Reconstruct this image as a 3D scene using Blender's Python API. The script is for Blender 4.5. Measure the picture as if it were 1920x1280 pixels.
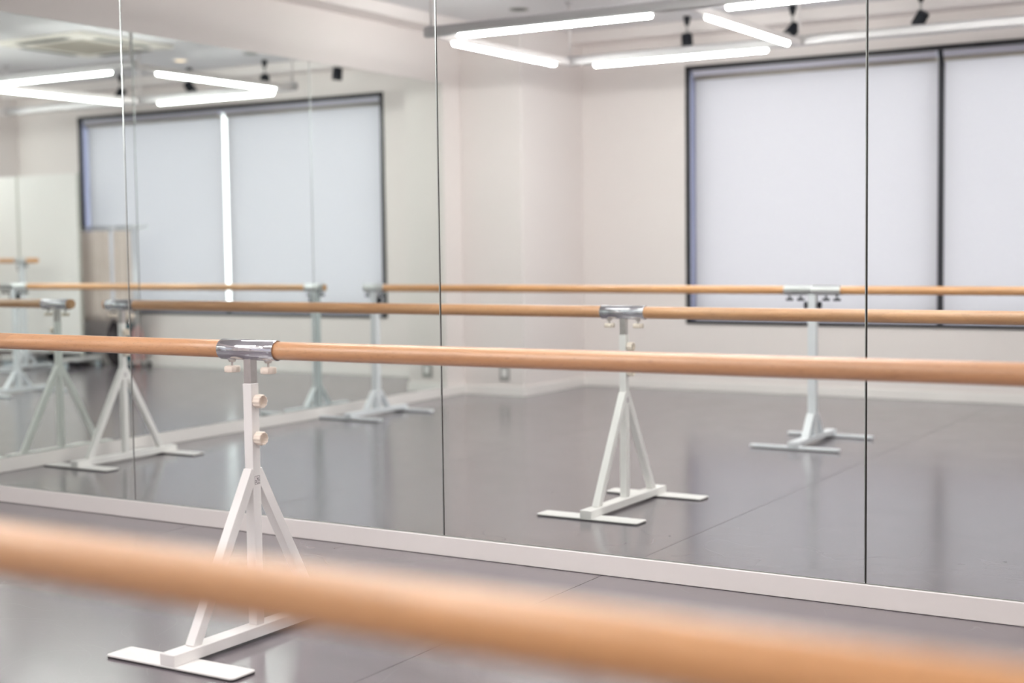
import bpy, bmesh, math, random
from mathutils import Matrix, Vector
random.seed(7)
for o in list(bpy.data.objects):
    bpy.data.objects.remove(o)
scene = bpy.context.scene
COL = scene.collection

# ------------------------------------------------------------------ camera
CX, CY, CZ = 0.0, -4.1212, 1.0843
YAW, PITCH, ROLL = 0.5489, 0.0661, -0.0129
fw = Vector((-math.sin(YAW) * math.cos(PITCH), math.cos(YAW) * math.cos(PITCH), -math.sin(PITCH)))
rt = Vector((math.cos(YAW), math.sin(YAW), 0))
up = rt.cross(fw)
rt2 = rt * math.cos(ROLL) + up * math.sin(ROLL)
up2 = up * math.cos(ROLL) - rt * math.sin(ROLL)
cam_data = bpy.data.cameras.new('camera')
cam = bpy.data.objects.new('camera', cam_data)
COL.objects.link(cam)
m = Matrix.Identity(4)
for i in range(3):
    m[i][0], m[i][1], m[i][2] = rt2[i], up2[i], -fw[i]
    m[i][3] = (CX, CY, CZ)[i]
cam.matrix_world = m
cam_data.sensor_width = 36.0
cam_data.lens = 2675.5 / 1920 * 36.0
cam_data.clip_start = 0.05
cam_data.dof.use_dof = True
cam_data.dof.focus_distance = 4.4
cam_data.dof.aperture_fstop = 1.75
scene.camera = cam

# ------------------------------------------------------------------ daylight outside the window
world = bpy.data.worlds.new('daylight')
scene.world = world
world.use_nodes = True
bg = world.node_tree.nodes['Background']
bg.inputs['Color'].default_value = (0.97, 0.935, 0.925, 1)
bg.inputs['Strength'].default_value = 3.15
TUBE_STRENGTH = 41.0

vs = scene.view_settings
vs.view_transform = 'Standard'
vs.look = 'None'
vs.exposure = 0.98
vs.gamma = 1.0
vs.use_curve_mapping = False
cy = scene.cycles
cy.max_bounces = 14
cy.diffuse_bounces = 6
cy.glossy_bounces = 8
cy.transparent_max_bounces = 12
cy.sample_clamp_indirect = 8.0
cy.use_denoising = True

# ------------------------------------------------------------------ materials
def mat(name, color, rough=0.5, metal=0.0, spec=0.5, coat=0.0):
    M = bpy.data.materials.new(name)
    M.use_nodes = True
    b = M.node_tree.nodes['Principled BSDF']
    b.inputs['Base Color'].default_value = (*color, 1)
    b.inputs['Roughness'].default_value = rough
    b.inputs['Metallic'].default_value = metal
    b.inputs['Specular IOR Level'].default_value = spec
    b.inputs['Coat Weight'].default_value = coat
    return M

def nd(M, t, **kw):
    n = M.node_tree.nodes.new(t)
    for k, v in kw.items():
        if k in n.inputs.keys():
            n.inputs[k].default_value = v
        else:
            setattr(n, k, v)
    return n

def lk(M, a, b):
    M.node_tree.links.new(a, b)

def bsdf(M):
    return M.node_tree.nodes['Principled BSDF']

def ramp(M, src, stops):
    r = nd(M, 'ShaderNodeValToRGB')
    e = r.color_ramp.elements
    e[0].position, e[0].color = stops[0][0], (*stops[0][1], 1)
    e[1].position, e[1].color = stops[1][0], (*stops[1][1], 1)
    for p, c in stops[2:]:
        n = e.new(p); n.color = (*c, 1)
    lk(M, src, r.inputs['Fac'])
    return r

def add_noise_variation(M, c1, c2, scale=3.0, bump=0.0, bscale=200.0, detail=4.0):
    tc = nd(M, 'ShaderNodeTexCoord')
    n = nd(M, 'ShaderNodeTexNoise', Scale=scale, Detail=detail)
    lk(M, tc.outputs['Object'], n.inputs['Vector'])
    r = ramp(M, n.outputs['Fac'], [(0.3, c1), (0.7, c2)])
    lk(M, r.outputs['Color'], bsdf(M).inputs['Base Color'])
    if bump:
        n2 = nd(M, 'ShaderNodeTexNoise', Scale=bscale, Detail=2.0)
        lk(M, tc.outputs['Object'], n2.inputs['Vector'])
        bp = nd(M, 'ShaderNodeBump', Strength=bump, Distance=0.002)
        lk(M, n2.outputs['Fac'], bp.inputs['Height'])
        lk(M, bp.outputs['Normal'], bsdf(M).inputs['Normal'])

WALL = mat('wall_paint', (0.82, 0.765, 0.75), 0.75, spec=0.3)
add_noise_variation(WALL, (0.815, 0.758, 0.742), (0.83, 0.773, 0.758), 1.2, 0.06, 120)
CEIL = mat('ceiling_paint', (0.80, 0.775, 0.77), 0.85, spec=0.2)
add_noise_variation(CEIL, (0.735, 0.72, 0.735), (0.75, 0.735, 0.75), 2.0, 0.05, 150)
SKIRT = mat('skirting_white', (0.87, 0.83, 0.815), 0.45)
add_noise_variation(SKIRT, (0.865, 0.83, 0.812), (0.88, 0.845, 0.827), 4.0)
BACKING = mat('mirror_backing', (0.05, 0.04, 0.035), 0.8)
WHITE = mat('white_powder_coat', (0.86, 0.835, 0.815), 0.32)
add_noise_variation(WHITE, (0.855, 0.838, 0.825), (0.88, 0.863, 0.85), 6.0, 0.03, 300)
GREYWHITE = mat('pale_grey_powder_coat', (0.74, 0.77, 0.80), 0.35)
add_noise_variation(GREYWHITE, (0.73, 0.76, 0.79), (0.76, 0.785, 0.815), 6.0)
CHROME = mat('polished_chrome', (0.62, 0.62, 0.66), 0.08, metal=1.0)
STEEL = mat('brushed_steel', (0.55, 0.53, 0.53), 0.28, metal=1.0)
add_noise_variation(STEEL, (0.55, 0.53, 0.53), (0.68, 0.66, 0.66), 25.0)
SATIN = mat('satin_aluminium', (0.72, 0.74, 0.74), 0.3, metal=0.85)
CREAM = mat('cream_plastic', (0.88, 0.775, 0.675), 0.4)
RUBBER = mat('black_rubber', (0.03, 0.027, 0.03), 0.6)
BLACK = mat('black_plastic', (0.012, 0.014, 0.020), 0.55, spec=0.3)
BLACKMETAL = mat('black_frame_paint', (0.018, 0.017, 0.022), 0.4)
REVEAL = mat('anodised_reveal', (0.20, 0.195, 0.30), 0.35, metal=0.3)
HEADRAIL = mat('headrail_lavender', (0.66, 0.645, 0.76), 0.4)
RAILMETAL = mat('grey_rail_paint', (0.58, 0.565, 0.575), 0.3, metal=0.7)
CROSSMETAL = mat('pale_batten_paint', (0.74, 0.69, 0.69), 0.4)
PANELWHITE = mat('partition_laminate', (0.89, 0.87, 0.85), 0.4)
add_noise_variation(PANELWHITE, (0.885, 0.862, 0.842), (0.895, 0.875, 0.858), 2.0)
EDGEGREY = mat('partition_edge', (0.60, 0.60, 0.55), 0.5)
GRILLE = mat('grille_beige', (0.42, 0.38, 0.33), 0.6)
ACPANEL = mat('air_conditioner_plastic', (0.74, 0.70, 0.64), 0.5)
DARKSLOT = mat('dark_slot', (0.06, 0.06, 0.055), 0.6)
SOCKETGREY = mat('socket_grey', (0.36, 0.35, 0.34), 0.45)
INK = mat('black_ink', (0.03, 0.025, 0.03), 0.6)
PAPER = mat('white_sticker', (0.86, 0.82, 0.83), 0.4)
DARKBAG = mat('dark_brown_nylon', (0.045, 0.035, 0.04), 0.7)
add_noise_variation(DARKBAG, (0.035, 0.028, 0.033), (0.07, 0.055, 0.06), 12.0)
TEAL = mat('teal_cloth', (0.01, 0.12, 0.17), 0.8)
add_noise_variation(TEAL, (0.01, 0.10, 0.15), (0.02, 0.16, 0.2), 10.0)
PINK = mat('pink_cloth', (0.75, 0.42, 0.40), 0.8)
add_noise_variation(PINK, (0.7, 0.38, 0.36), (0.8, 0.48, 0.46), 10.0)
PALEBLUE = mat('pale_blue_cloth', (0.62, 0.70, 0.75), 0.8)
NAVY = mat('navy_gap_fill', (0.03, 0.035, 0.06), 0.6)
CURTAIN = mat('beige_curtain', (0.70, 0.61, 0.56), 0.85)
add_noise_variation(CURTAIN, (0.66, 0.57, 0.52), (0.73, 0.645, 0.60), 5.0)

# silvered glass: slightly green, one reflection per panel
MIRROR = mat('silvered_mirror', (0.895, 0.94, 0.92), 0.0, metal=1.0)
MEDGE = mat('mirror_ground_edge', (0.62, 0.68, 0.67), 0.22, metal=0.9)

# beech barre: straight grain along the bar, finger joints, fine pores
def wood(name, base, dark, light):
    M = mat(name, base, 0.42, spec=0.6, coat=1.0)
    bsdf(M).inputs['Coat Roughness'].default_value = 0.30
    tc = nd(M, 'ShaderNodeTexCoord')
    mp = nd(M, 'ShaderNodeMapping')
    mp.inputs['Scale'].default_value = (1.6, 38.0, 38.0)
    lk(M, tc.outputs['Object'], mp.inputs['Vector'])
    n = nd(M, 'ShaderNodeTexNoise', Scale=1.0, Detail=7.0, Roughness=0.6, Distortion=0.5)
    lk(M, mp.outputs['Vector'], n.inputs['Vector'])
    r = ramp(M, n.outputs['Fac'], [(0.28, dark), (0.72, light), (0.5, base)])
    # blocks glued end to end: a slow change of tone along the bar
    mp2 = nd(M, 'ShaderNodeMapping')
    mp2.inputs['Scale'].default_value = (2.3, 9.0, 9.0)
    lk(M, tc.outputs['Object'], mp2.inputs['Vector'])
    v = nd(M, 'ShaderNodeTexVoronoi', Scale=1.0)
    lk(M, mp2.outputs['Vector'], v.inputs['Vector'])
    hsv = nd(M, 'ShaderNodeHueSaturation')
    mr = nd(M, 'ShaderNodeMapRange')
    mr.inputs['To Min'].default_value = 0.90
    mr.inputs['To Max'].default_value = 1.08
    sep = nd(M, 'ShaderNodeSeparateColor')
    lk(M, v.outputs['Color'], sep.inputs['Color'])
    lk(M, sep.outputs['Red'], mr.inputs['Value'])
    lk(M, mr.outputs['Result'], hsv.inputs['Value'])
    lk(M, r.outputs['Color'], hsv.inputs['Color'])
    # pores
    mp3 = nd(M, 'ShaderNodeMapping')
    mp3.inputs['Scale'].default_value = (55.0, 420.0, 420.0)
    lk(M, tc.outputs['Object'], mp3.inputs['Vector'])
    n3 = nd(M, 'ShaderNodeTexNoise', Scale=1.0, Detail=2.0)
    lk(M, mp3.outputs['Vector'], n3.inputs['Vector'])
    r3 = ramp(M, n3.outputs['Fac'], [(0.30, (0.62, 0.55, 0.5)), (0.40, (1, 1, 1))])
    mx = nd(M, 'ShaderNodeMix', data_type='RGBA', blend_type='MULTIPLY')
    mx.inputs['Factor'].default_value = 0.55
    lk(M, hsv.outputs['Color'], mx.inputs[6]); lk(M, r3.outputs['Color'], mx.inputs[7])
    lk(M, mx.outputs[2], bsdf(M).inputs['Base Color'])
    return M
BEECH = wood('beech_wood', (0.64, 0.33, 0.155), (0.55, 0.262, 0.11), (0.70, 0.39, 0.20))
HONEY = wood('honey_wood', (0.71, 0.36, 0.14), (0.62, 0.29, 0.105), (0.76, 0.41, 0.18))

# grey dance vinyl with scuffs
VINYL = mat('grey_dance_vinyl', (0.18, 0.17, 0.178), 0.27, spec=0.5)
tc = nd(VINYL, 'ShaderNodeTexCoord')
n1 = nd(VINYL, 'ShaderNodeTexNoise', Scale=0.9, Detail=5.0)
lk(VINYL, tc.outputs['Object'], n1.inputs['Vector'])
r1 = ramp(VINYL, n1.outputs['Fac'], [(0.3, (0.180, 0.158, 0.174)), (0.7, (0.190, 0.168, 0.184))])
mpv = nd(VINYL, 'ShaderNodeMapping')
mpv.inputs['Rotation'].default_value = (0, 0, 0.5)
mpv.inputs['Scale'].default_value = (6.0, 420.0, 1.0)
lk(VINYL, tc.outputs['Object'], mpv.inputs['Vector'])
n2 = nd(VINYL, 'ShaderNodeTexNoise', Scale=1.0, Detail=5.0, Distortion=2.5)
lk(VINYL, mpv.outputs['Vector'], n2.inputs['Vector'])
r2 = ramp(VINYL, n2.outputs['Fac'], [(0.66, (0, 0, 0)), (0.72, (1, 1, 1))])
mxv = nd(VINYL, 'ShaderNodeMix', data_type='RGBA')
mxv.inputs[7].default_value = (0.30, 0.29, 0.295, 1)
ml = nd(VINYL, 'ShaderNodeMath', operation='MULTIPLY')
ml.inputs[1].default_value = 0.05
lk(VINYL, r2.outputs['Color'], ml.inputs[0])
lk(VINYL, ml.outputs[0], mxv.inputs[0])
lk(VINYL, r1.outputs['Color'], mxv.inputs[6])
mps = nd(VINYL, 'ShaderNodeMapping')
mps.inputs['Rotation'].default_value = (0, 0, 0.9)
mps.inputs['Scale'].default_value = (1.1, 3.6, 1.0)
nds = nd(VINYL, 'ShaderNodeTexNoise', Scale=2.0, Detail=1.0)
vms = nd(VINYL, 'ShaderNodeVectorMath', operation='ADD')
lk(VINYL, tc.outputs['Object'], nds.inputs['Vector'])
lk(VINYL, tc.outputs['Object'], vms.inputs[0])
lk(VINYL, nds.outputs['Color'], vms.inputs[1])
lk(VINYL, vms.outputs[0], mps.inputs['Vector'])
vos = nd(VINYL, 'ShaderNodeTexVoronoi', feature='DISTANCE_TO_EDGE', Scale=1.6)
lk(VINYL, mps.outputs['Vector'], vos.inputs['Vector'])
rs = ramp(VINYL, vos.outputs['Distance'], [(0.0, (0.10, 0.10, 0.10)), (0.0035, (0, 0, 0))])
mxs2 = nd(VINYL, 'ShaderNodeMix', data_type='RGBA')
mxs2.inputs[7].default_value = (0.5, 0.48, 0.49, 1)
lk(VINYL, rs.outputs['Color'], mxs2.inputs[0])
lk(VINYL, mxv.outputs[2], mxs2.inputs[6])
lk(VINYL, mxs2.outputs[2], bsdf(VINYL).inputs['Base Color'])
n4 = nd(VINYL, 'ShaderNodeTexNoise', Scale=5.0, Detail=6.0)
lk(VINYL, tc.outputs['Object'], n4.inputs['Vector'])
mr4 = nd(VINYL, 'ShaderNodeMapRange')
mr4.inputs['To Min'].default_value = 0.15
mr4.inputs['To Max'].default_value = 0.21
lk(VINYL, n4.outputs['Fac'], mr4.inputs['Value'])
lk(VINYL, mr4.outputs['Result'], bsdf(VINYL).inputs['Roughness'])
bsdf(VINYL).inputs['IOR'].default_value = 2.0
n5 = nd(VINYL, 'ShaderNodeTexNoise', Scale=160.0, Detail=2.0)
lk(VINYL, tc.outputs['Object'], n5.inputs['Vector'])
bpv = nd(VINYL, 'ShaderNodeBump', Strength=0.04, Distance=0.001)
lk(VINYL, n5.outputs['Fac'], bpv.inputs['Height'])
lk(VINYL, bpv.outputs['Normal'], bsdf(VINYL).inputs['Normal'])

# roller blind cloth: daylight glows through
BLIND = bpy.data.materials.new('blind_cloth')
BLIND.use_nodes = True
nt = BLIND.node_tree
nt.nodes.clear()
out = nt.nodes.new('ShaderNodeOutputMaterial')
tl = nt.nodes.new('ShaderNodeBsdfTranslucent')
df = nt.nodes.new('ShaderNodeBsdfDiffuse')
mxs = nt.nodes.new('ShaderNodeMixShader')
mxs.inputs[0].default_value = 0.62
tc = nt.nodes.new('ShaderNodeTexCoord')
mp = nt.nodes.new('ShaderNodeMapping')
mp.inputs['Scale'].default_value = (160, 160, 60)
nz = nt.nodes.new('ShaderNodeTexNoise')
nz.inputs['Scale'].default_value = 1.0
nz.inputs['Detail'].default_value = 3.0
cr = nt.nodes.new('ShaderNodeValToRGB')
cr.color_ramp.elements[0].position = 0.3
cr.color_ramp.elements[0].color = (0.235, 0.222, 0.242, 1)
cr.color_ramp.elements[1].position = 0.7
cr.color_ramp.elements[1].color = (0.265, 0.25, 0.272, 1)
df.inputs['Color'].default_value = (0.74, 0.70, 0.73, 1)
nt.links.new(tc.outputs['Object'], mp.inputs['Vector'])
nt.links.new(mp.outputs['Vector'], nz.inputs['Vector'])
nt.links.new(nz.outputs['Fac'], cr.inputs['Fac'])
nt.links.new(cr.outputs['Color'], tl.inputs['Color'])
nt.links.new(df.outputs[0], mxs.inputs[1])
nt.links.new(tl.outputs[0], mxs.inputs[2])
nt.links.new(mxs.outputs[0], out.inputs['Surface'])

# frosted window glass, thin pane
GLASS = bpy.data.materials.new('window_glass')
GLASS.use_nodes = True
nt = GLASS.node_tree
nt.nodes.clear()
out = nt.nodes.new('ShaderNodeOutputMaterial')
tr = nt.nodes.new('ShaderNodeBsdfTransparent')
tr.inputs['Color'].default_value = (0.86, 0.89, 0.90, 1)
gl = nt.nodes.new('ShaderNodeBsdfGlossy')
gl.inputs['Roughness'].default_value = 0.03
mxs = nt.nodes.new('ShaderNodeMixShader')
mxs.inputs[0].default_value = 0.07
nt.links.new(tr.outputs[0], mxs.inputs[1])
nt.links.new(gl.outputs[0], mxs.inputs[2])
nt.links.new(mxs.outputs[0], out.inputs['Surface'])

def emission(name, color, strength):
    M = bpy.data.materials.new(name)
    M.use_nodes = True
    nt = M.node_tree
    nt.nodes.clear()
    o = nt.nodes.new('ShaderNodeOutputMaterial')
    e = nt.nodes.new('ShaderNodeEmission')
    e.inputs['Color'].default_value = (*color, 1)
    e.inputs['Strength'].default_value = strength
    nt.links.new(e.outputs[0], o.inputs['Surface'])
    return M
TUBE = emission('fluorescent_glow', (1.0, 0.975, 0.95), TUBE_STRENGTH)
WARMLAMP = emission('warm_lamp_glow', (1.0, 0.72, 0.48), 1.2)

# ------------------------------------------------------------------ mesh helpers
def box(bm, x0, x1, y0, y1, z0, z1):
    vs = [bm.verts.new((x, y, z)) for z in (z0, z1) for y in (y0, y1) for x in (x0, x1)]
    for f in ((0, 2, 3, 1), (4, 5, 7, 6), (0, 1, 5, 4), (2, 6, 7, 3), (0, 4, 6, 2), (1, 3, 7, 5)):
        bm.faces.new([vs[i] for i in f])
    return vs

def frame_of(d):
    d = d.normalized()
    a = Vector((0, 0, 1)) if abs(d.z) < 0.9 else Vector((1, 0, 0))
    u = d.cross(a).normalized()
    return u, d.cross(u).normalized()

def cyl(bm, p0, p1, r, seg=24, r1=None, caps=True):
    p0, p1 = Vector(p0), Vector(p1)
    r1 = r if r1 is None else r1
    u, v = frame_of(p1 - p0)
    A, B = [], []
    for i in range(seg):
        a = 2 * math.pi * i / seg
        d = u * math.cos(a) + v * math.sin(a)
        A.append(bm.verts.new(p0 + d * r)); B.append(bm.verts.new(p1 + d * r1))
    for i in range(seg):
        j = (i + 1) % seg
        f = bm.faces.new((A[i], A[j], B[j], B[i])); f.smooth = True
    if caps:
        bm.faces.new(A[::-1]); bm.faces.new(B)

def lathe(bm, p0, axis, prof, seg=32, lobes=0, lobe_amp=0.0, closed=False):
    """prof: (distance along axis, radius)"""
    p0 = Vector(p0); ax = Vector(axis).normalized()
    u, v = frame_of(ax)
    rings = []
    for (t, r) in prof:
        ring = []
        for i in range(seg):
            a = 2 * math.pi * i / seg
            rr = r * (1 + (lobe_amp * math.cos(lobes * a) if lobes else 0))
            ring.append(bm.verts.new(p0 + ax * t + (u * math.cos(a) + v * math.sin(a)) * rr))
        rings.append(ring)
    n = len(rings)
    for k in range(n if closed else n - 1):
        A, B = rings[k], rings[(k + 1) % n]
        for i in range(seg):
            j = (i + 1) % seg
            f = bm.faces.new((A[i], A[j], B[j], B[i])); f.smooth = True
    if not closed:
        bm.faces.new(rings[0][::-1]); bm.faces.new(rings[-1])

def obox(bm, p0, p1, wx, wt):
    """bar from p0 to p1 in a plane x = const: width wx along X, wt across"""
    p0, p1 = Vector(p0), Vector(p1)
    d = (p1 - p0).normalized()
    X = Vector((1, 0, 0)); n = d.cross(X).normalized()
    vs = []
    for p in (p0, p1):
        for sx, sn in ((-1, -1), (1, -1), (1, 1), (-1, 1)):
            vs.append(bm.verts.new(p + X * sx * wx / 2 + n * sn * wt / 2))
    for f in ((3, 2, 1, 0), (4, 5, 6, 7), (0, 1, 5, 4), (1, 2, 6, 5), (2, 3, 7, 6), (3, 0, 4, 7)):
        bm.faces.new([vs[i] for i in f])

def obj(name, bm, material, parent=None, loc=None, bevel=0.0, seg=2):
    bmesh.ops.recalc_face_normals(bm, faces=bm.faces)
    me = bpy.data.meshes.new(name)
    bm.to_mesh(me); bm.free()
    for M in (material if isinstance(material, (list, tuple)) else [material]):
        me.materials.append(M)
    o = bpy.data.objects.new(name, me)
    COL.objects.link(o)
    if parent: o.parent = parent
    if loc: o.location = loc
    if bevel:
        b = o.modifiers.new('edge', 'BEVEL')
        b.width = bevel; b.segments = seg; b.limit_method = 'ANGLE'; b.angle_limit = 0.6
        b.harden_normals = False
    return o

def B(*boxes):
    bm = bmesh.new()
    for b in boxes: box(bm, *b)
    return bm

def tag(o, label, cat, group=None):
    o['label'] = label; o['category'] = cat
    if group: o['group'] = group
    return o

def struct(o, label=None):
    o['kind'] = 'structure'
    if label: o['label'] = label
    return o

def thing(name, loc, label, cat, group=None, rz=0.0):
    o = bpy.data.objects.new(name, None)
    COL.objects.link(o)
    o.location = loc; o.rotation_euler = (0, 0, rz)
    o.empty_display_size = 0.1
    return tag(o, label, cat, group)

def copy_tree(o, parent=None):
    c = o.copy()
    COL.objects.link(c)
    if parent: c.parent = parent
    for ch in [x for x in bpy.data.objects if x.parent == o]:
        copy_tree(ch, c)
    return c

# ------------------------------------------------------------------ room (mirror face at y = 0, window wall at y = -W)
XL, XR, W, ZC = -5.836, 1.744, 5.664, 2.70
WT = 0.22
ZM0, ZM1 = 0.070, 2.274
GLASS_T = 0.006

floor = struct(obj('floor', B((XL - 0.2, XR + 0.2, -W - 0.3, 0.2, -0.12, -0.004)), RUBBER), 'grey vinyl dance floor laid in wide sheets')
edges = [XL - 0.012, -4.010, -2.180, -0.350, 1.480, XR]
for a, b in zip(edges[:-1], edges[1:]):
    obj('vinyl_sheet', B((a + 0.0012, b - 0.0012, -W, 0.012, -0.004, 0.0)), VINYL, floor)
bm = bmesh.new()
for (x, y, r) in ((-3.118, -1.302, .007), (-2.253, -0.675, .006), (-1.072, -0.813, .006), (-3.103, -1.321, .004), (-3.827, -0.621, .005), (-1.991, -1.007, .004)):
    pts = [bm.verts.new((x + r * math.cos(k) * random.uniform(.6, 1.3), y + .6 * r * math.sin(k), 0.0006)) for k in [i * math.pi / 4 for i in range(8)]]
    bm.faces.new(pts)
sc = obj('scuff_marks', bm, INK, floor); sc['kind'] = 'stuff'

struct(obj('ceiling', B((XL - 0.2, XR + 0.2, -W - 0.2, 0.2, ZC, ZC + 0.1)), CEIL), 'plain white ceiling')
struct(obj('wall_front', B((XL - WT, XR + WT, GLASS_T + 0.006, GLASS_T + 0.13, 0, ZC)), WALL), 'off-white wall carrying the long row of mirrors')
struct(obj('wall_left', B((XL - GLASS_T - 0.006 - 0.13, XL - GLASS_T - 0.006, -W - WT, GLASS_T + 0.006, 0, ZC)), WALL), 'off-white side wall carrying three mirrors')
struct(obj('wall_right', B((XR, XR + WT, -W - WT, GLASS_T + 0.006, 0, ZC)), WALL), 'plain off-white end wall')
XLW = XL - GLASS_T - 0.006
WL, WR, WZ0, WZ1 = -4.449, -0.756, 0.495, 2.400
struct(obj('wall_back', B((XLW, WL, -W - WT, -W, 0, ZC), (WR, XR, -W - WT, -W, 0, ZC),
                          (WL, WR, -W - WT, -W, 0, WZ0), (WL, WR, -W - WT, -W, WZ1, ZC)), WALL), 'off-white wall with the wide blind-covered window')
struct(obj('wall_pillar_left', B((XLW, -5.322, -W, -4.749, 0, ZC)), WALL, bevel=0.004), 'square off-white corner pillar with a socket')
struct(obj('wall_pillar_right', B((0.123, 0.62, -W, -5.32, 0, ZC)), WALL, bevel=0.004), 'off-white pillar right of the window')
struct(obj('trim_1', B((XLW, XL + 0.196, -W, GLASS_T + 0.006, 2.615, ZC)), WALL, bevel=0.003), 'boxed bulkhead along the side wall below the ceiling')
struct(obj('trim_2', B((XL + 0.196, XR, -W, -W + 0.2, 2.615, ZC)), WALL, bevel=0.003), 'boxed bulkhead above the window wall')

# backing boards seen only in the slits between the mirrors
struct(obj('trim_3', B((XL, XR, GLASS_T, GLASS_T + 0.006, ZM0, ZM1)), BACKING), 'dark backing board behind the front mirrors')
struct(obj('trim_4', B((XLW, XL - GLASS_T, -4.504, 0, ZM0, ZM1)), BACKING), 'dark backing board behind the side mirrors')
# skirting strips
SK = 0.009
struct(obj('baseboard_front', B((XL + SK, XR, -SK, GLASS_T + 0.006, 0.001, ZM0 - 0.001)), SKIRT, bevel=0.0025), 'white skirting strip under the front mirrors')
struct(obj('baseboard_left', B((XLW, XL + SK, -4.748, GLASS_T, 0.001, ZM0 - 0.001)), SKIRT, bevel=0.0025), 'white skirting strip under the side mirrors')
struct(obj('baseboard_back', B((-5.32, 0.122, -W, -W + 0.010, 0.0, 0.066)), SKIRT, bevel=0.002), 'white skirting strip under the window')
struct(obj('baseboard_pillar_left', B((XLW, -5.312, -4.749, -4.739, 0.0, 0.066), (-5.322, -5.312, -W + 0.01, -4.749, 0.0, 0.066)), SKIRT), 'white skirting strip round the corner pillar')

# mirrors
def mirror(name, quad, label):
    bm = B(quad)
    o = obj(name, bm, [MIRROR, MEDGE], bevel=0.0022, seg=1)
    o.modifiers['edge'].material = 1
    return tag(o, label, 'mirror', 'frameless mirror panels')
sx = [XL + 0.002, -4.3354, -2.8127, -1.2979, 0.218, XR]
mlab = ['tall front mirror panel next to the corner, cut by the left photo edge',
        'tall front mirror panel right behind the white barre stand with chrome clamp',
        'tall front mirror panel second from the right, reflecting the corner pillar',
        'tall front mirror panel at the right edge, reflecting the second blind',
        'tall front mirror panel beyond the right edge of the photo']
for i in range(5):
    mirror('wall_mirror', (sx[i] + 0.0019, sx[i + 1] - 0.0019, 0.0, GLASS_T, ZM0, ZM1), mlab[i])
sy = [0.0, -1.504, -3.003, -4.504]
slab = ['tall side wall mirror nearest the front mirror corner', 'middle one of the three tall side wall mirrors',
        'tall side wall mirror nearest the corner pillar']
for i in range(3):
    mirror('side_mirror', (XL - GLASS_T, XL, sy[i + 1] + 0.0019, sy[i] - 0.0019 - (0.002 if i == 0 else 0), ZM0, ZM1), slab[i])

# ------------------------------------------------------------------ window
DR = 0.10      # reveal depth
yw = -W
fr_w = 0.034
win = struct(obj('window_1', B((WL, WL + fr_w, yw - 0.012, yw + 0.012, WZ0, WZ1), (WR - fr_w, WR, yw - 0.012, yw + 0.012, WZ0, WZ1),
                               (WL, WR, yw - 0.012, yw + 0.012, WZ1 - fr_w, WZ1), (WL, WR, yw - 0.012, yw + 0.012, WZ0, WZ0 + 0.026)),
                 BLACKMETAL, bevel=0.002), 'wide black framed window covered by two blinds')
for q in ((WL, WL + 0.012, yw - WT, yw - 0.012, WZ0, WZ1), (WR - 0.012, WR, yw - WT, yw - 0.012, WZ0, WZ1)):
    obj('reveal', B(q), REVEAL, win)
obj('reveal', B((WL + 0.012, WR - 0.012, yw - WT, yw - 0.012, WZ1 - 0.012, WZ1)), BLACKMETAL, win)
obj('window_sill', B((WL + 0.012, WR - 0.012, yw - WT, yw - 0.012, WZ0, WZ0 + 0.014)), BLACKMETAL, win)
GX0, GX1 = -2.613, -2.568    # slit between the two blinds
xm = -2.617
obj('mullion', B((xm - 0.028, xm + 0.036, yw - 0.170, yw - 0.145, WZ0 + 0.014, WZ1 - 0.012)), BLACKMETAL, win, bevel=0.003)
obj('sash', B((WL + 0.012, WL + 0.05, yw - 0.185, yw - 0.150, WZ0 + 0.014, WZ1 - 0.012), (WR - 0.05, WR - 0.012, yw - 0.185, yw - 0.150, WZ0 + 0.014, WZ1 - 0.012),
              (WL + 0.05, WR - 0.05, yw - 0.185, yw - 0.150, WZ1 - 0.05, WZ1 - 0.012), (WL + 0.05, WR - 0.05, yw - 0.185, yw - 0.150, WZ0 + 0.014, WZ0 + 0.05)), BLACKMETAL, win)
for a, b in ((WL + 0.05, xm - 0.028), (xm + 0.036, WR - 0.05)):
    obj('glass_pane', B((a, b, yw - 0.159, yw - 0.156, WZ0 + 0.05, WZ1 - 0.05)), GLASS, win)

def blind(x0, x1, label):
    t = thing('roller_blind', ((x0 + x1) / 2, yw - 0.075, WZ0 + 0.02), label, 'blind', 'window blinds')
    h = WZ1 - WZ0 - 0.04; w = (x1 - x0) / 2
    ztop = 1.825
    bm = bmesh.new()
    # cloth with very slight waves, real thickness
    nx, nz = 40, 6
    g = [[[bm.verts.new((-w + 2 * w * i / nx, s * 0.0006 + 0.0022 * math.sin(i * 0.9 + k * .3) * (1 - k / nz * .6), 0.01 + (ztop - 0.01) * k / nz)) for i in range(nx + 1)] for k in range(nz + 1)] for s in (-1, 1)]
    for s in (0,):
        for k in range(nz):
            for i in range(nx):
                f = bm.faces.new((g[s][k][i], g[s][k][i + 1], g[s][k + 1][i + 1], g[s][k + 1][i])); f.smooth = True
    for v in [v for r in g[1] for v in r]: bm.verts.remove(v)
    obj('cloth', bm, BLIND, t)
    obj('headrail', B((-w, w, 0.012, 0.058, ztop - 0.012, ztop + 0.036)), HEADRAIL, t, bevel=0.004)
    bm = bmesh.new(); cyl(bm, (-w, 0.018, ztop - 0.028), (w, 0.018, ztop - 0.028), 0.015, 20); obj('shadow_roller', bm, GRILLE, t)  # darker beige roll drawn in for the shadow gap under the headrail
    obj('bottom_bar', B((-w, w, -0.006, 0.006, 0.0, 0.018)), HEADRAIL, t, bevel=0.002)
    for s in (-1, 1):
        obj('bracket', B((s * w - 0.012, s * w + 0.004 if s < 0 else s * w + 0.010, 0.0, 0.062, ztop + 0.036, ztop + 0.048)), CROSSMETAL, t)
    return t
blind(-4.405, GX0, 'wide pale blind nearer the corner pillar, left of the dark slit')
blind(GX1, -0.800, 'wide pale blind nearer the white rolling partitions')

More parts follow.
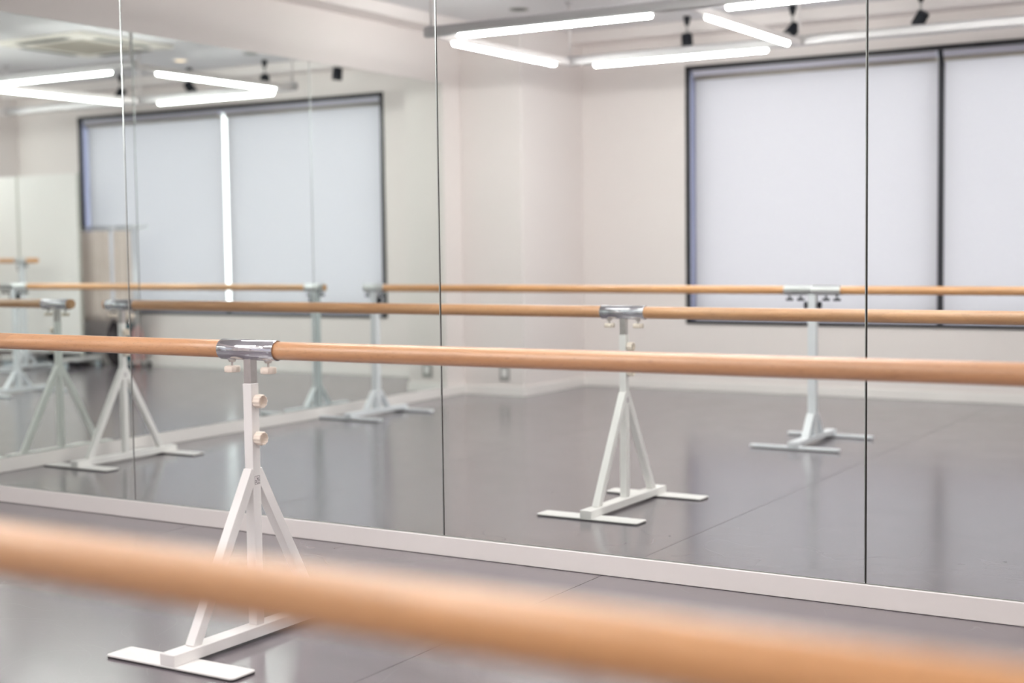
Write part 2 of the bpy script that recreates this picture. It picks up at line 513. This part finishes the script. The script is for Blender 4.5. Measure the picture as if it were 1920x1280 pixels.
# ------------------------------------------------------------------ barre stands, tripod-braced white type
PW = 0.031
def knob(name, parent, p, axis, r, t, M, stem=0.012, stem_r=0.0032, lobes=10):
    bm = bmesh.new()
    lathe(bm, p, axis, [(stem, r * .86), (stem + t * .15, r), (stem + t * .88, r), (stem + t, r * .92), (stem + t, r * .80), (stem + t * .50, r * .70)], 60, lobes, 0.05)
    k = obj(name, bm, M, parent)
    bm = bmesh.new()
    ax = Vector(axis).normalized()
    cyl(bm, Vector(p) - ax * 0.002, Vector(p) + ax * (stem + 0.001), stem_r, 12)
    obj('bolt', bm, M if M is BLACK else STEEL, k)
    return k

def make_stand_a(H=0.81):
    root = thing('barre_stand', (0, 0, 0), 'x', 'barre stand', 'white braced barre stands')
    # foot plates with a dark underside
    for s in (-1, 1):
        bm = B((-0.226, 0.226, s * 0.302 - 0.046, s * 0.302 + 0.046, 0.0048, 0.0095))
        bmesh.ops.bevel(bm, geom=[e for e in bm.edges if abs(e.verts[0].co.z - e.verts[1].co.z) > 1e-4], offset=0.012, segments=5, profile=0.5, affect='EDGES')
        p = obj('foot_plate', bm, WHITE, root, bevel=0.001)
        bm = B((-0.2255, 0.2255, s * 0.302 - 0.0455, s * 0.302 + 0.0455, 0.0, 0.0048))
        bmesh.ops.bevel(bm, geom=[e for e in bm.edges if abs(e.verts[0].co.z - e.verts[1].co.z) > 1e-4], offset=0.012, segments=5, profile=0.5, affect='EDGES')
        obj('rubber_pad', bm, RUBBER, p)
    obj('base_beam', B((-0.0255, 0.0255, -0.347, 0.347, 0.0095, 0.0405)), WHITE, root, bevel=0.0022)
    obj('post', B((-PW / 2, PW / 2, -PW / 2, PW / 2, 0.0405, H - 0.093)), WHITE, root, bevel=0.0018)
    for s in (-1, 1):
        bm = bmesh.new()
        obox(bm, (0, s * 0.252, 0.036), (0, s * 0.008, 0.474), PW - 0.001, 0.030)
        # trim below the beam top
        bmesh.ops.bisect_plane(bm, geom=bm.verts[:] + bm.edges[:] + bm.faces[:], plane_co=(0, 0, 0.0405), plane_no=(0, 0, -1), clear_outer=True)
        bmesh.ops.holes_fill(bm, edges=[e for e in bm.edges if e.is_boundary])
        obj('brace', bm, WHITE, root, bevel=0.0015)
    obj('inner_post', B((-0.0132, 0.0132, -0.0132, 0.0132, H - 0.14, H - 0.024)), STEEL, root, bevel=0.0012)
    # chrome sleeve
    bm = bmesh.new()
    L = 0.101
    ro, ri = 0.0285, 0.0266
    lathe(bm, (-L, 0, H), (1, 0, 0), [(0.0012, ro - .0005), (0.0, ro - 0.0012), (0.0, ri), (2 * L, ri), (2 * L, ro - 0.0012), (2 * L - 0.0012, ro), (0.0025, ro)], 48, closed=True)
    sl = obj('sleeve', bm, CHROME, root)
    for s in (-1, 1):
        bm = bmesh.new()
        lathe(bm, (s * 0.066, 0, H - 0.0262), (0, 0, -1), [(0.0, 0.013), (0.003, 0.0125), (0.005, 0.010), (0.009, 0.009)], 20)
        obj('weld_nut', bm, STEEL, sl)
        knob('clamp_knob', root, (s * 0.066, 0, H - 0.034), (0, 0, -1), 0.0215, 0.018, CREAM, stem=0.012)
    for z in (H - 0.142, H - 0.245):
        knob('height_knob', root, (PW / 2, 0, z), (1, 0, 0), 0.0185, 0.026, CREAM, stem=0.003)
    # small maker's sticker on the side of the post
    bm = B((PW / 2 + 0.0001, PW / 2 + 0.0005, -0.0105, 0.0105, H - 0.374, H - 0.350))
    st = obj('sticker', bm, PAPER, root)
    bm = bmesh.new()
    X = PW / 2 + 0.0005; Zs = H - 0.362
    def stroke(pts, w=0.0012):
        for (a, b) in zip(pts[:-1], pts[1:]):
            a, b = Vector((X + 0.0002, *a)), Vector((X + 0.0002, *b))
            d = (b - a).normalized(); n = d.cross(Vector((1, 0, 0))) * w / 2
            a = a - d * w * .4; b = b + d * w * .4
            bm.faces.new([bm.verts.new(p) for p in (a - n, b - n, b + n, a + n)])
    u, h = 0.0098, 0.0112
    stroke([(-u, Zs - h), (u, Zs - h), (u, Zs + h), (-u, Zs + h), (-u, Zs - h)], 0.0009)
    stroke([(-.0015, Zs + .008), (-.001, Zs + .004), (.003, Zs + .003), (.0065, Zs + .0068)], 0.0018)
    stroke([(-.009, Zs - .001), (-.003, Zs - .0015), (-.003, Zs - .006), (-.008, Zs - .0062)], 0.0016)
    stroke([(-.001, Zs + .0015), (.004, Zs + .0005), (.009, Zs + .001)], 0.0012)
    stroke([(.001, Zs - .0025), (.0055, Zs - .0022), (.009, Zs - .003)], 0.0012)
    stroke([(-.001, Zs - .009), (.002, Zs - .0095), (.003, Zs - .005)], 0.0014)
    stroke([(.005, Zs - .009), (.0085, Zs - .008)], 0.0012)
    obj('printed_mark', bm, INK, st)
    return root

sA = make_stand_a()
sA.location = (-2.675, -1.1388, 0)
sA['label'] = 'white braced barre stand with chrome sleeve and cream knobs, standing in front of the mirrors'
sA2 = copy_tree(sA); sA2.location = (-5.592, -1.1388, 0)
sA2['label'] = 'white braced end stand of the front barre, seen mirrored beside the side wall skirting'
sA3 = copy_tree(sA); sA3.location = (0.262, -1.0857, 0); sA3.rotation_euler = (0, 0, 0.018)
sA3['label'] = 'white braced end stand of the front barre beyond the right edge of the photo'

def barre(name, p0, p1, r, M, label, group):
    p0, p1 = Vector(p0), Vector(p1)
    L = (p1 - p0).length
    bm = bmesh.new()
    lathe(bm, (0, 0, 0), (1, 0, 0), [(0.0, r - 0.002), (0.002, r)] + [(0.002 + (L - 0.004) * k / 12, r) for k in range(1, 12)] + [(L - 0.002, r), (L, r - 0.002)], 40)
    o = obj(name, bm, M)
    o.location = p0
    d = (p1 - p0).normalized()
    o.rotation_euler = (0, -math.asin(d.z), math.atan2(d.y, d.x))
    return tag(o, label, 'barre', group)
barre('ballet_barre', (-5.712, -1.1388, 0.812), (-2.677, -1.1388, 0.8105), 0.0250, BEECH, 'beech barre left of the chrome sleeve on the front stand', 'front barres')
barre('ballet_barre', (-2.673, -1.1388, 0.8095), (0.365, -1.084, 0.812), 0.0250, BEECH, 'long sharp beech barre running right from the chrome sleeve on the front stand', 'front barres')

# ------------------------------------------------------------------ pale grey stands of the near barre
def make_stand_b(H=0.8307, double=True):
    root = thing('barre_stand', (0, 0, 0), 'x', 'barre stand', 'pale grey barre stands')
    for s in (-1, 1):
        bm = B((-0.248, 0.248, s * 0.283 - 0.022, s * 0.283 + 0.022, 0.004, 0.018))
        bmesh.ops.bevel(bm, geom=[e for e in bm.edges if abs(e.verts[0].co.z - e.verts[1].co.z) > 1e-4], offset=0.018, segments=5, profile=0.5, affect='EDGES')
        p = obj('foot_bar', bm, GREYWHITE, root, bevel=0.002)
        obj('rubber_pad', B((-0.235, 0.235, s * 0.283 - 0.018, s * 0.283 + 0.018, 0.0, 0.004)), RUBBER, p)
    obj('base_beam', B((-0.028, 0.028, -0.310, 0.310, 0.018, 0.044)), GREYWHITE, root, bevel=0.003)
    P = 0.0225
    obj('post', B((-P, P, -P, P, 0.044, H - 0.024)), GREYWHITE, root, bevel=0.003)
    for s in (-1, 1):
        bm = bmesh.new()
        obox(bm, (0, s * 0.125, 0.034), (0, s * 0.028, 0.160), 0.042, 0.020)
        bmesh.ops.bisect_plane(bm, geom=bm.verts[:] + bm.edges[:] + bm.faces[:], plane_co=(0, 0, 0.044), plane_no=(0, 0, -1), clear_outer=True)
        bmesh.ops.holes_fill(bm, edges=[e for e in bm.edges if e.is_boundary])
        obj('brace', bm, GREYWHITE, root, bevel=0.002)
    L = 0.158 if double else 0.080
    ro, ri = 0.0264, 0.0244
    bm = bmesh.new()
    prof = [(0.0, ro - 0.001), (0.0, ri), (2 * L, ri), (2 * L, ro - 0.001), (2 * L - 0.001, ro)]
    if double:
        prof += [(L + 0.010, ro), (L + 0.008, ro + 0.0022), (L - 0.008, ro + 0.0022), (L - 0.010, ro)]
    prof += [(0.001, ro)]
    lathe(bm, (-L, 0, H), (1, 0, 0), prof, 40, closed=True)
    obj('sleeve', bm, SATIN, root)
    for x in ((-0.131, -0.069, 0.074, 0.134) if double else (-0.055, 0.050)):
        knob('clamp_knob', root, (x, 0, H - 0.0245), (0, 0, -1), 0.019, 0.013, BLACK, stem=0.019, stem_r=0.0045, lobes=6)
    for s in ((-1, 1) if double else (1,)):
        knob('height_knob', root, (s * P, 0, H - 0.080), (s, 0, 0), 0.020, 0.014, BLACK, stem=0.008, stem_r=0.004, lobes=6)
    return root
sB = make_stand_b(double=True)
sB.location = (-2.630, -3.298, 0)
sB['label'] = 'pale grey barre stand with long joint sleeve and black knobs, mirrored before the blind'
sB2 = make_stand_b(double=False)
sB2.location = (-5.590, -3.318, 0)
sB2['label'] = 'pale grey end stand with a short sleeve, mirrored beside the side wall skirting'
sB3 = copy_tree(sB2); sB3.location = (0.330, -3.3311, 0); sB3.rotation_euler = (0, 0, math.pi - 0.0112)
sB3['label'] = 'pale grey end stand of the near barre beyond the right edge of the photo'
barre('ballet_barre', (-5.672, -3.318, 0.8307), (-2.632, -3.298, 0.8307), 0.0232, HONEY, 'honey coloured barre along the side mirrors, ending at the short sleeve', 'near barres')
barre('ballet_barre', (-2.628, -3.298, 0.8307), (0.412, -3.332, 0.8307), 0.0232, HONEY, 'blurred honey coloured barre crossing the foreground close to the camera', 'near barres')

# ------------------------------------------------------------------ suspended fluorescent lighting frame
lf = thing('light_frame', (-3.05, -3.445, 2.275), 'grey suspended rectangular frame of fluorescent tubes below the ceiling', 'ceiling light', 'suspended tube light frames')
def build_frame(root, ox, oy, oz, xs_, ys_, tubes_x, tubes_y, xend):
    z0, z1 = 2.275 - oz, 2.338 - oz
    for k, y in enumerate(ys_):
        r = obj('rail', B((xs_[0] - 0.045 - ox, xend[k] - ox, y - 0.024 - oy, y + 0.024 - oy, z0, z1)), RAILMETAL, root, bevel=0.016, seg=4)
    for x in xs_:
        obj('cross_rail', B((x - 0.020 - ox, x + 0.020 - ox, ys_[-1] + 0.024 - oy, ys_[0] - 0.024 - oy, z0 + 0.002, z0 + 0.042)), CROSSMETAL, root, bevel=0.006)
    def tube(p0, p1):
        bm = bmesh.new()
        a, b = Vector(p0), Vector(p1); d = (b - a).normalized()
        L = (b - a).length
        lathe(bm, a, d, [(0, 0.006), (0.003, 0.012), (0.010, 0.0155), (L - 0.010, 0.0155), (L - 0.003, 0.012), (L, 0.006)], 20)
        obj('fluorescent_tube', bm, TUBE, root)
    for (xc, y) in tubes_x:
        tube((xc - 0.6 - ox, y - oy, 2.270 - oz), (xc + 0.6 - ox, y - oy, 2.270 - oz))
    for (x, yc) in tubes_y:
        tube((x - ox, yc - 0.595 - oy, 2.270 - oz), (x - ox, yc + 0.595 - oy, 2.270 - oz))
    for x in xs_:
        for y in ys_:
            bm = bmesh.new()
            cyl(bm, (x - ox, y - oy, z1 - 0.004), (x - ox, y - oy, ZC - 0.018 - oz), 0.008, 12)
            rr = obj('hanger_rod', bm, CROSSMETAL, root)
            bm = bmesh.new()
            lathe(bm, (x - ox, y - oy, ZC - oz), (0, 0, -1), [(0, 0.030), (0.006, 0.030), (0.018, 0.016), (0.034, 0.010)], 20)
            obj('ceiling_cup', bm, RAILMETAL, rr)
build_frame(lf, -3.05, -3.445, 2.275, (-4.645, -3.055, -1.455), (-2.64, -4.255),
            ((-3.86, -2.64), (-2.25, -2.64), (-3.86, -4.255)), ((-4.645, -3.46), (-3.055, -3.46), (-1.455, -3.46)), (-1.41, -1.40))
added_lf_front = thing('light_frame', (-3.05, -1.2, 2.275), 'unseen frame of fluorescent tubes added to brighten the area by the front mirrors', 'ceiling light', 'suspended tube light frames')  # added out of view to brighten the mirror side of the room
build_frame(added_lf_front, -3.05, -1.2, 2.275, (-4.2, -2.6, -1.0), (-0.40, -1.00),
            ((-3.4, -0.40), (-1.8, -0.40), (-1.8, -1.00)), (), (-0.955, -0.955))
added_lf_right = thing('light_frame', (0.3, -2.4, 2.275), 'unseen frame of fluorescent tubes added for more light from the right end of the room', 'ceiling light', 'suspended tube light frames')  # extra tubes out of view, added for light on the near barre
build_frame(added_lf_right, 0.3, -2.4, 2.275, (-0.42, 1.18), (-1.40, -2.90, -4.40), ((0.38, -1.40), (0.38, -4.40)), (), (1.225, 1.225, 1.225))

# ------------------------------------------------------------------ ceiling fittings
def spotlight(x, tilt, azim, label):
    t = thing('spotlight', (x, -5.285, ZC), label, 'spotlight', 'black ceiling spotlights')
    bm = bmesh.new()
    lathe(bm, (0, 0, 0), (0, 0, -1), [(0, 0.024), (0.03, 0.024), (0.045, 0.018), (0.062, 0.015), (0.066, 0.008)], 20)
    obj('mount', bm, BLACK, t)
    bm = bmesh.new()
    cyl(bm, (0, 0, -0.064), (0, 0, -0.125), 0.0075, 12)
    obj('stem', bm, SOCKETGREY, t)
    ax = Vector((math.sin(tilt) * math.cos(azim), math.sin(tilt) * math.sin(azim), -math.cos(tilt)))
    bm = bmesh.new()
    c = Vector((0, 0, -0.168)) + ax * 0.005
    lathe(bm, c - ax * 0.050, ax, [(0, 0.036), (0.006, 0.040), (0.060, 0.041), (0.098, 0.043), (0.100, 0.040), (0.088, 0.036)], 28)
    h = obj('lamp_head', bm, BLACK, t)
    bm = bmesh.new()
    lathe(bm, c + ax * 0.030, ax, [(0, 0.030), (0.004, 0.034), (0.009, 0.030)], 24)
    obj('lens', bm, SOCKETGREY, h)
    return t
spotlight(-4.264, 0.10, 0.6, 'black ceiling spotlight pointing straight down, nearest the corner pillar')
spotlight(-3.480, 0.75, 2.2, 'black ceiling spotlight second from the corner pillar, head tilted')
spotlight(-2.608, 0.62, 3.5, 'black ceiling spotlight above the slit between the blinds, head tilted away')
spotlight(-1.750, 0.5, 1.0, 'black ceiling spotlight fourth from the corner pillar')

ac = thing('ceiling_air_conditioner', (-3.04, -3.71, ZC), 'square beige ceiling air conditioner with four louvre slots, mirrored top left', 'air conditioner')
obj('panel', B((-0.475, 0.475, -0.475, 0.475, -0.030, 0.0)), ACPANEL, ac, bevel=0.012)
obj('grille', B((-0.285, 0.285, -0.285, 0.285, -0.036, -0.029)), GRILLE, ac, bevel=0.003)
for k in range(14):
    y = -0.26 + 0.52 * k / 13
    obj('grille_slat', B((-0.265, 0.265, y - 0.010, y + 0.010, -0.040, -0.035)), GRILLE, ac)
for a, b, c, d in ((-0.27, 0.27, 0.375, 0.445), (-0.27, 0.27, -0.445, -0.375), (-0.445, -0.375, -0.27, 0.27), (0.375, 0.445, -0.27, 0.27)):
    obj('louvre_slot', B((a, b, c, d, -0.033, -0.025)), DARKSLOT, ac)

def downlight(x, y, lit, label):
    t = thing('downlight', (x, y, ZC), label, 'downlight', 'recessed ceiling downlights')
    bm = bmesh.new()
    lathe(bm, (0, 0, 0), (0, 0, -1), [(0.0, 0.070), (0.005, 0.069), (0.007, 0.060), (0.004, 0.052), (0.0, 0.052)], 36, closed=True)
    obj('ring', bm, CEIL if lit else SOCKETGREY, t)
    bm = bmesh.new()
    cyl(bm, (0, 0, -0.001), (0, 0, -0.004), 0.0515, 36)
    obj('lamp', bm, WARMLAMP if lit else DARKSLOT, t)
downlight(-5.072, -4.319, False, 'unlit round ceiling downlight above the corner pillar side')
downlight(-3.676, -4.895, False, 'unlit round ceiling downlight near the window side of the tube frame')
downlight(-2.916, -4.865, True, 'small warm lit ceiling downlight, mirrored at the upper left')

so = thing('wall_socket', (-5.49, -4.749, 0.105), 'grey wall socket low on the corner pillar', 'socket')
obj('plate', B((-0.042, 0.042, 0.0, 0.008, 0.0, 0.12)), SOCKETGREY, so, bevel=0.003)
obj('socket_insert', B((-0.022, 0.022, 0.007, 0.0105, 0.03, 0.09)), WHITE, so, bevel=0.002)

# ------------------------------------------------------------------ far end: rolling partitions, third barre, garment rack, bags
def partition(x0, x1, y, label):
    t = thing('rolling_partition', ((x0 + x1) / 2, y, 0), label, 'partition', 'white rolling partitions')
    w = (x1 - x0) / 2
    obj('panel', B((-w + 0.008, w - 0.008, -0.016, 0.016, 0.135, 1.822)), PANELWHITE, t, bevel=0.004)
    for s in (-1, 1):
        obj('edge_frame', B((s * w - (0.008 if s > 0 else 0), s * w + (0.008 if s < 0 else 0), -0.018, 0.018, 0.10, 1.83)), EDGEGREY, t, bevel=0.003)
        f = obj('foot', B((s * (w - 0.03) - 0.022, s * (w - 0.03) + 0.022, -0.24, 0.24, 0.072, 0.105)), WHITE, t, bevel=0.006)
        for q in (-1, 1):
            bm = bmesh.new()
            X = s * (w - 0.03)
            lathe(bm, (X - 0.012, q * 0.20, 0.030), (1, 0, 0), [(0, 0.024), (0.003, 0.030), (0.021, 0.030), (0.024, 0.024)], 24)
            c = obj('caster', bm, PALEBLUE, f)
            box_bm = B((X - 0.017, X + 0.017, q * 0.20 - 0.016, q * 0.20 + 0.016, 0.058, 0.073))
            obj('caster_fork', box_bm, SOCKETGREY, f)
    return t
partition(-1.245, -0.420, -5.20, 'white rolling partition beside the garment rack')
partition(-0.412, 0.413, -5.20, 'white rolling partition at the left photo edge, next to another partition')

b3 = make_stand_b(H=1.016, double=False)
b3.location = (-0.840, -4.86, 0)
b3['label'] = 'taller pale barre stand before the white rolling partitions'
b3b = copy_tree(b3); b3b.location = (0.96, -4.86, 0)
b3b['label'] = 'taller pale barre stand beside the right end wall'
barre('ballet_barre', (-1.05, -4.86, 1.016), (1.15, -4.86, 1.016), 0.0232, HONEY, 'higher wooden barre before the white rolling partitions', 'high barre')

rk = thing('garment_rack', (-1.36, -5.40, 0), 'low garment rack with a thin top rail beside the white partition', 'rack')
bm = bmesh.new(); cyl(bm, (-0.55, 0, 1.312), (0.33, 0, 1.312), 0.010, 14); obj('top_rail', bm, SATIN, rk)
for x in (-0.385, 0.27):
    bm = bmesh.new(); cyl(bm, (x, 0, 0.06), (x, 0, 1.312), 0.011, 14); obj('upright', bm, SATIN, rk)
    f = obj('foot', B((x - 0.015, x + 0.015, -0.17, 0.17, 0.045, 0.065)), SATIN, rk, bevel=0.003)
    for q in (-1, 1):
        bm = bmesh.new(); lathe(bm, (x - 0.009, q * 0.15, 0.0235), (1, 0, 0), [(0, 0.019), (0.002, 0.0235), (0.016, 0.0235), (0.018, 0.019)], 20)
        obj('caster', bm, BLACK, f)
bm = bmesh.new(); cyl(bm, (-0.385, 0, 0.16), (0.27, 0, 0.16), 0.008, 12); obj('lower_bar', bm, SATIN, rk)

def curtain(x0, x1, label):
    t = thing('curtain', ((x0 + x1) / 2, -5.37, 0.43), label, 'curtain', 'beige curtains on the rack')
    w = (x1 - x0) / 2
    bm = bmesh.new()
    n = 90
    A = []
    for k in range(9):
        row = []
        for i in range(n + 1):
            u = i / n
            amp = 0.012 + 0.006 * math.sin(u * 9)
            row.append(bm.verts.new((-w + 2 * w * u, amp * math.sin(u * 2 * w * 95 + 0.3 * math.sin(k)), 0.855 * k / 8)))
        A.append(row)
    for k in range(8):
        for i in range(n):
            f = bm.faces.new((A[k][i], A[k][i + 1], A[k + 1][i + 1], A[k + 1][i])); f.smooth = True
    c = obj('cloth', bm, CURTAIN, t)
    s = c.modifiers.new('thick', 'SOLIDIFY'); s.thickness = 0.002
    for i in range(5):
        x = -w + 0.03 + (2 * w - 0.06) * i / 4
        bm = bmesh.new()
        lathe(bm, (x - 0.0015, -0.03, 0.882), (1, 0, 0), [(0, 0.014), (0, 0.0115), (0.003, 0.0115), (0.003, 0.014)], 16, closed=True)
        for v in bm.verts: v.co.z = (v.co.z - 0.882) * 2.4 + 0.882 - 0.014
        obj('hook_ring', bm, BLACK, t)
curtain(-1.452, -1.06, 'wide beige pleated curtain hanging next to the white partition')
curtain(-1.735, -1.505, 'narrow beige pleated curtain hanging at the rack end over the blind')

def bag(name, loc, size, M, label, power=2.6, handles=True, cat='bag', squash=0.35):
    t = thing(name, loc, label, cat)
    bm = bmesh.new()
    bmesh.ops.create_icosphere(bm, subdivisions=4, radius=1)
    for v in bm.verts:
        c = v.co
        n = (abs(c.x) ** power + abs(c.y) ** power + abs(c.z) ** power) ** (1 / power)
        c /= n
        wob = 1 + 0.05 * math.sin(c.x * 7 + c.z * 5) + 0.04 * math.sin(c.y * 9 - c.z * 6)
        taper = 1 - squash * max(0, c.z)
        c.x *= size[0] / 2 * wob * taper; c.y *= size[1] / 2 * wob * taper
        c.z = max((c.z + 1) * size[2] / 2 * (1 + 0.06 * math.sin(c.x * 30)), 0.0)
    for f in bm.faces: f.smooth = True
    obj('body', bm, M, t)
    if handles:
        for s in (-1, 1):
            bm = bmesh.new()
            pts = [Vector((size[0] * .28 * math.cos(a), s * size[1] * .12, size[2] * .86 + size[2] * .22 * math.sin(a))) for a in [math.pi * i / 10 for i in range(11)]]
            for a, b in zip(pts[:-1], pts[1:]): cyl(bm, a, b, 0.008, 8)
            obj('handle', bm, M, t)
    return t
bag('sports_bag', (-1.345, -5.52, 0.0), (0.17, 0.20, 0.42), DARKBAG, 'dark brown bag on the floor behind the garment rack')
bag('tote_bag', (-1.515, -5.52, 0.0), (0.145, 0.20, 0.40), TEAL, 'teal cloth bag on the floor behind the garment rack', squash=0.5)
bag('folded_towel', (-1.63, -5.52, 0.0), (0.07, 0.16, 0.40), PINK, 'pink cloth bundle on the floor beside the teal bag', handles=False, cat='towel')
bag('dark_gap_filler', (-0.62, -5.545, 0.0), (0.60, 0.17, 0.24), NAVY, 'low bag-shaped dark filler added for the dark gap under the white partitions', handles=True)  # dark filler added behind the panels for the black gap beneath them
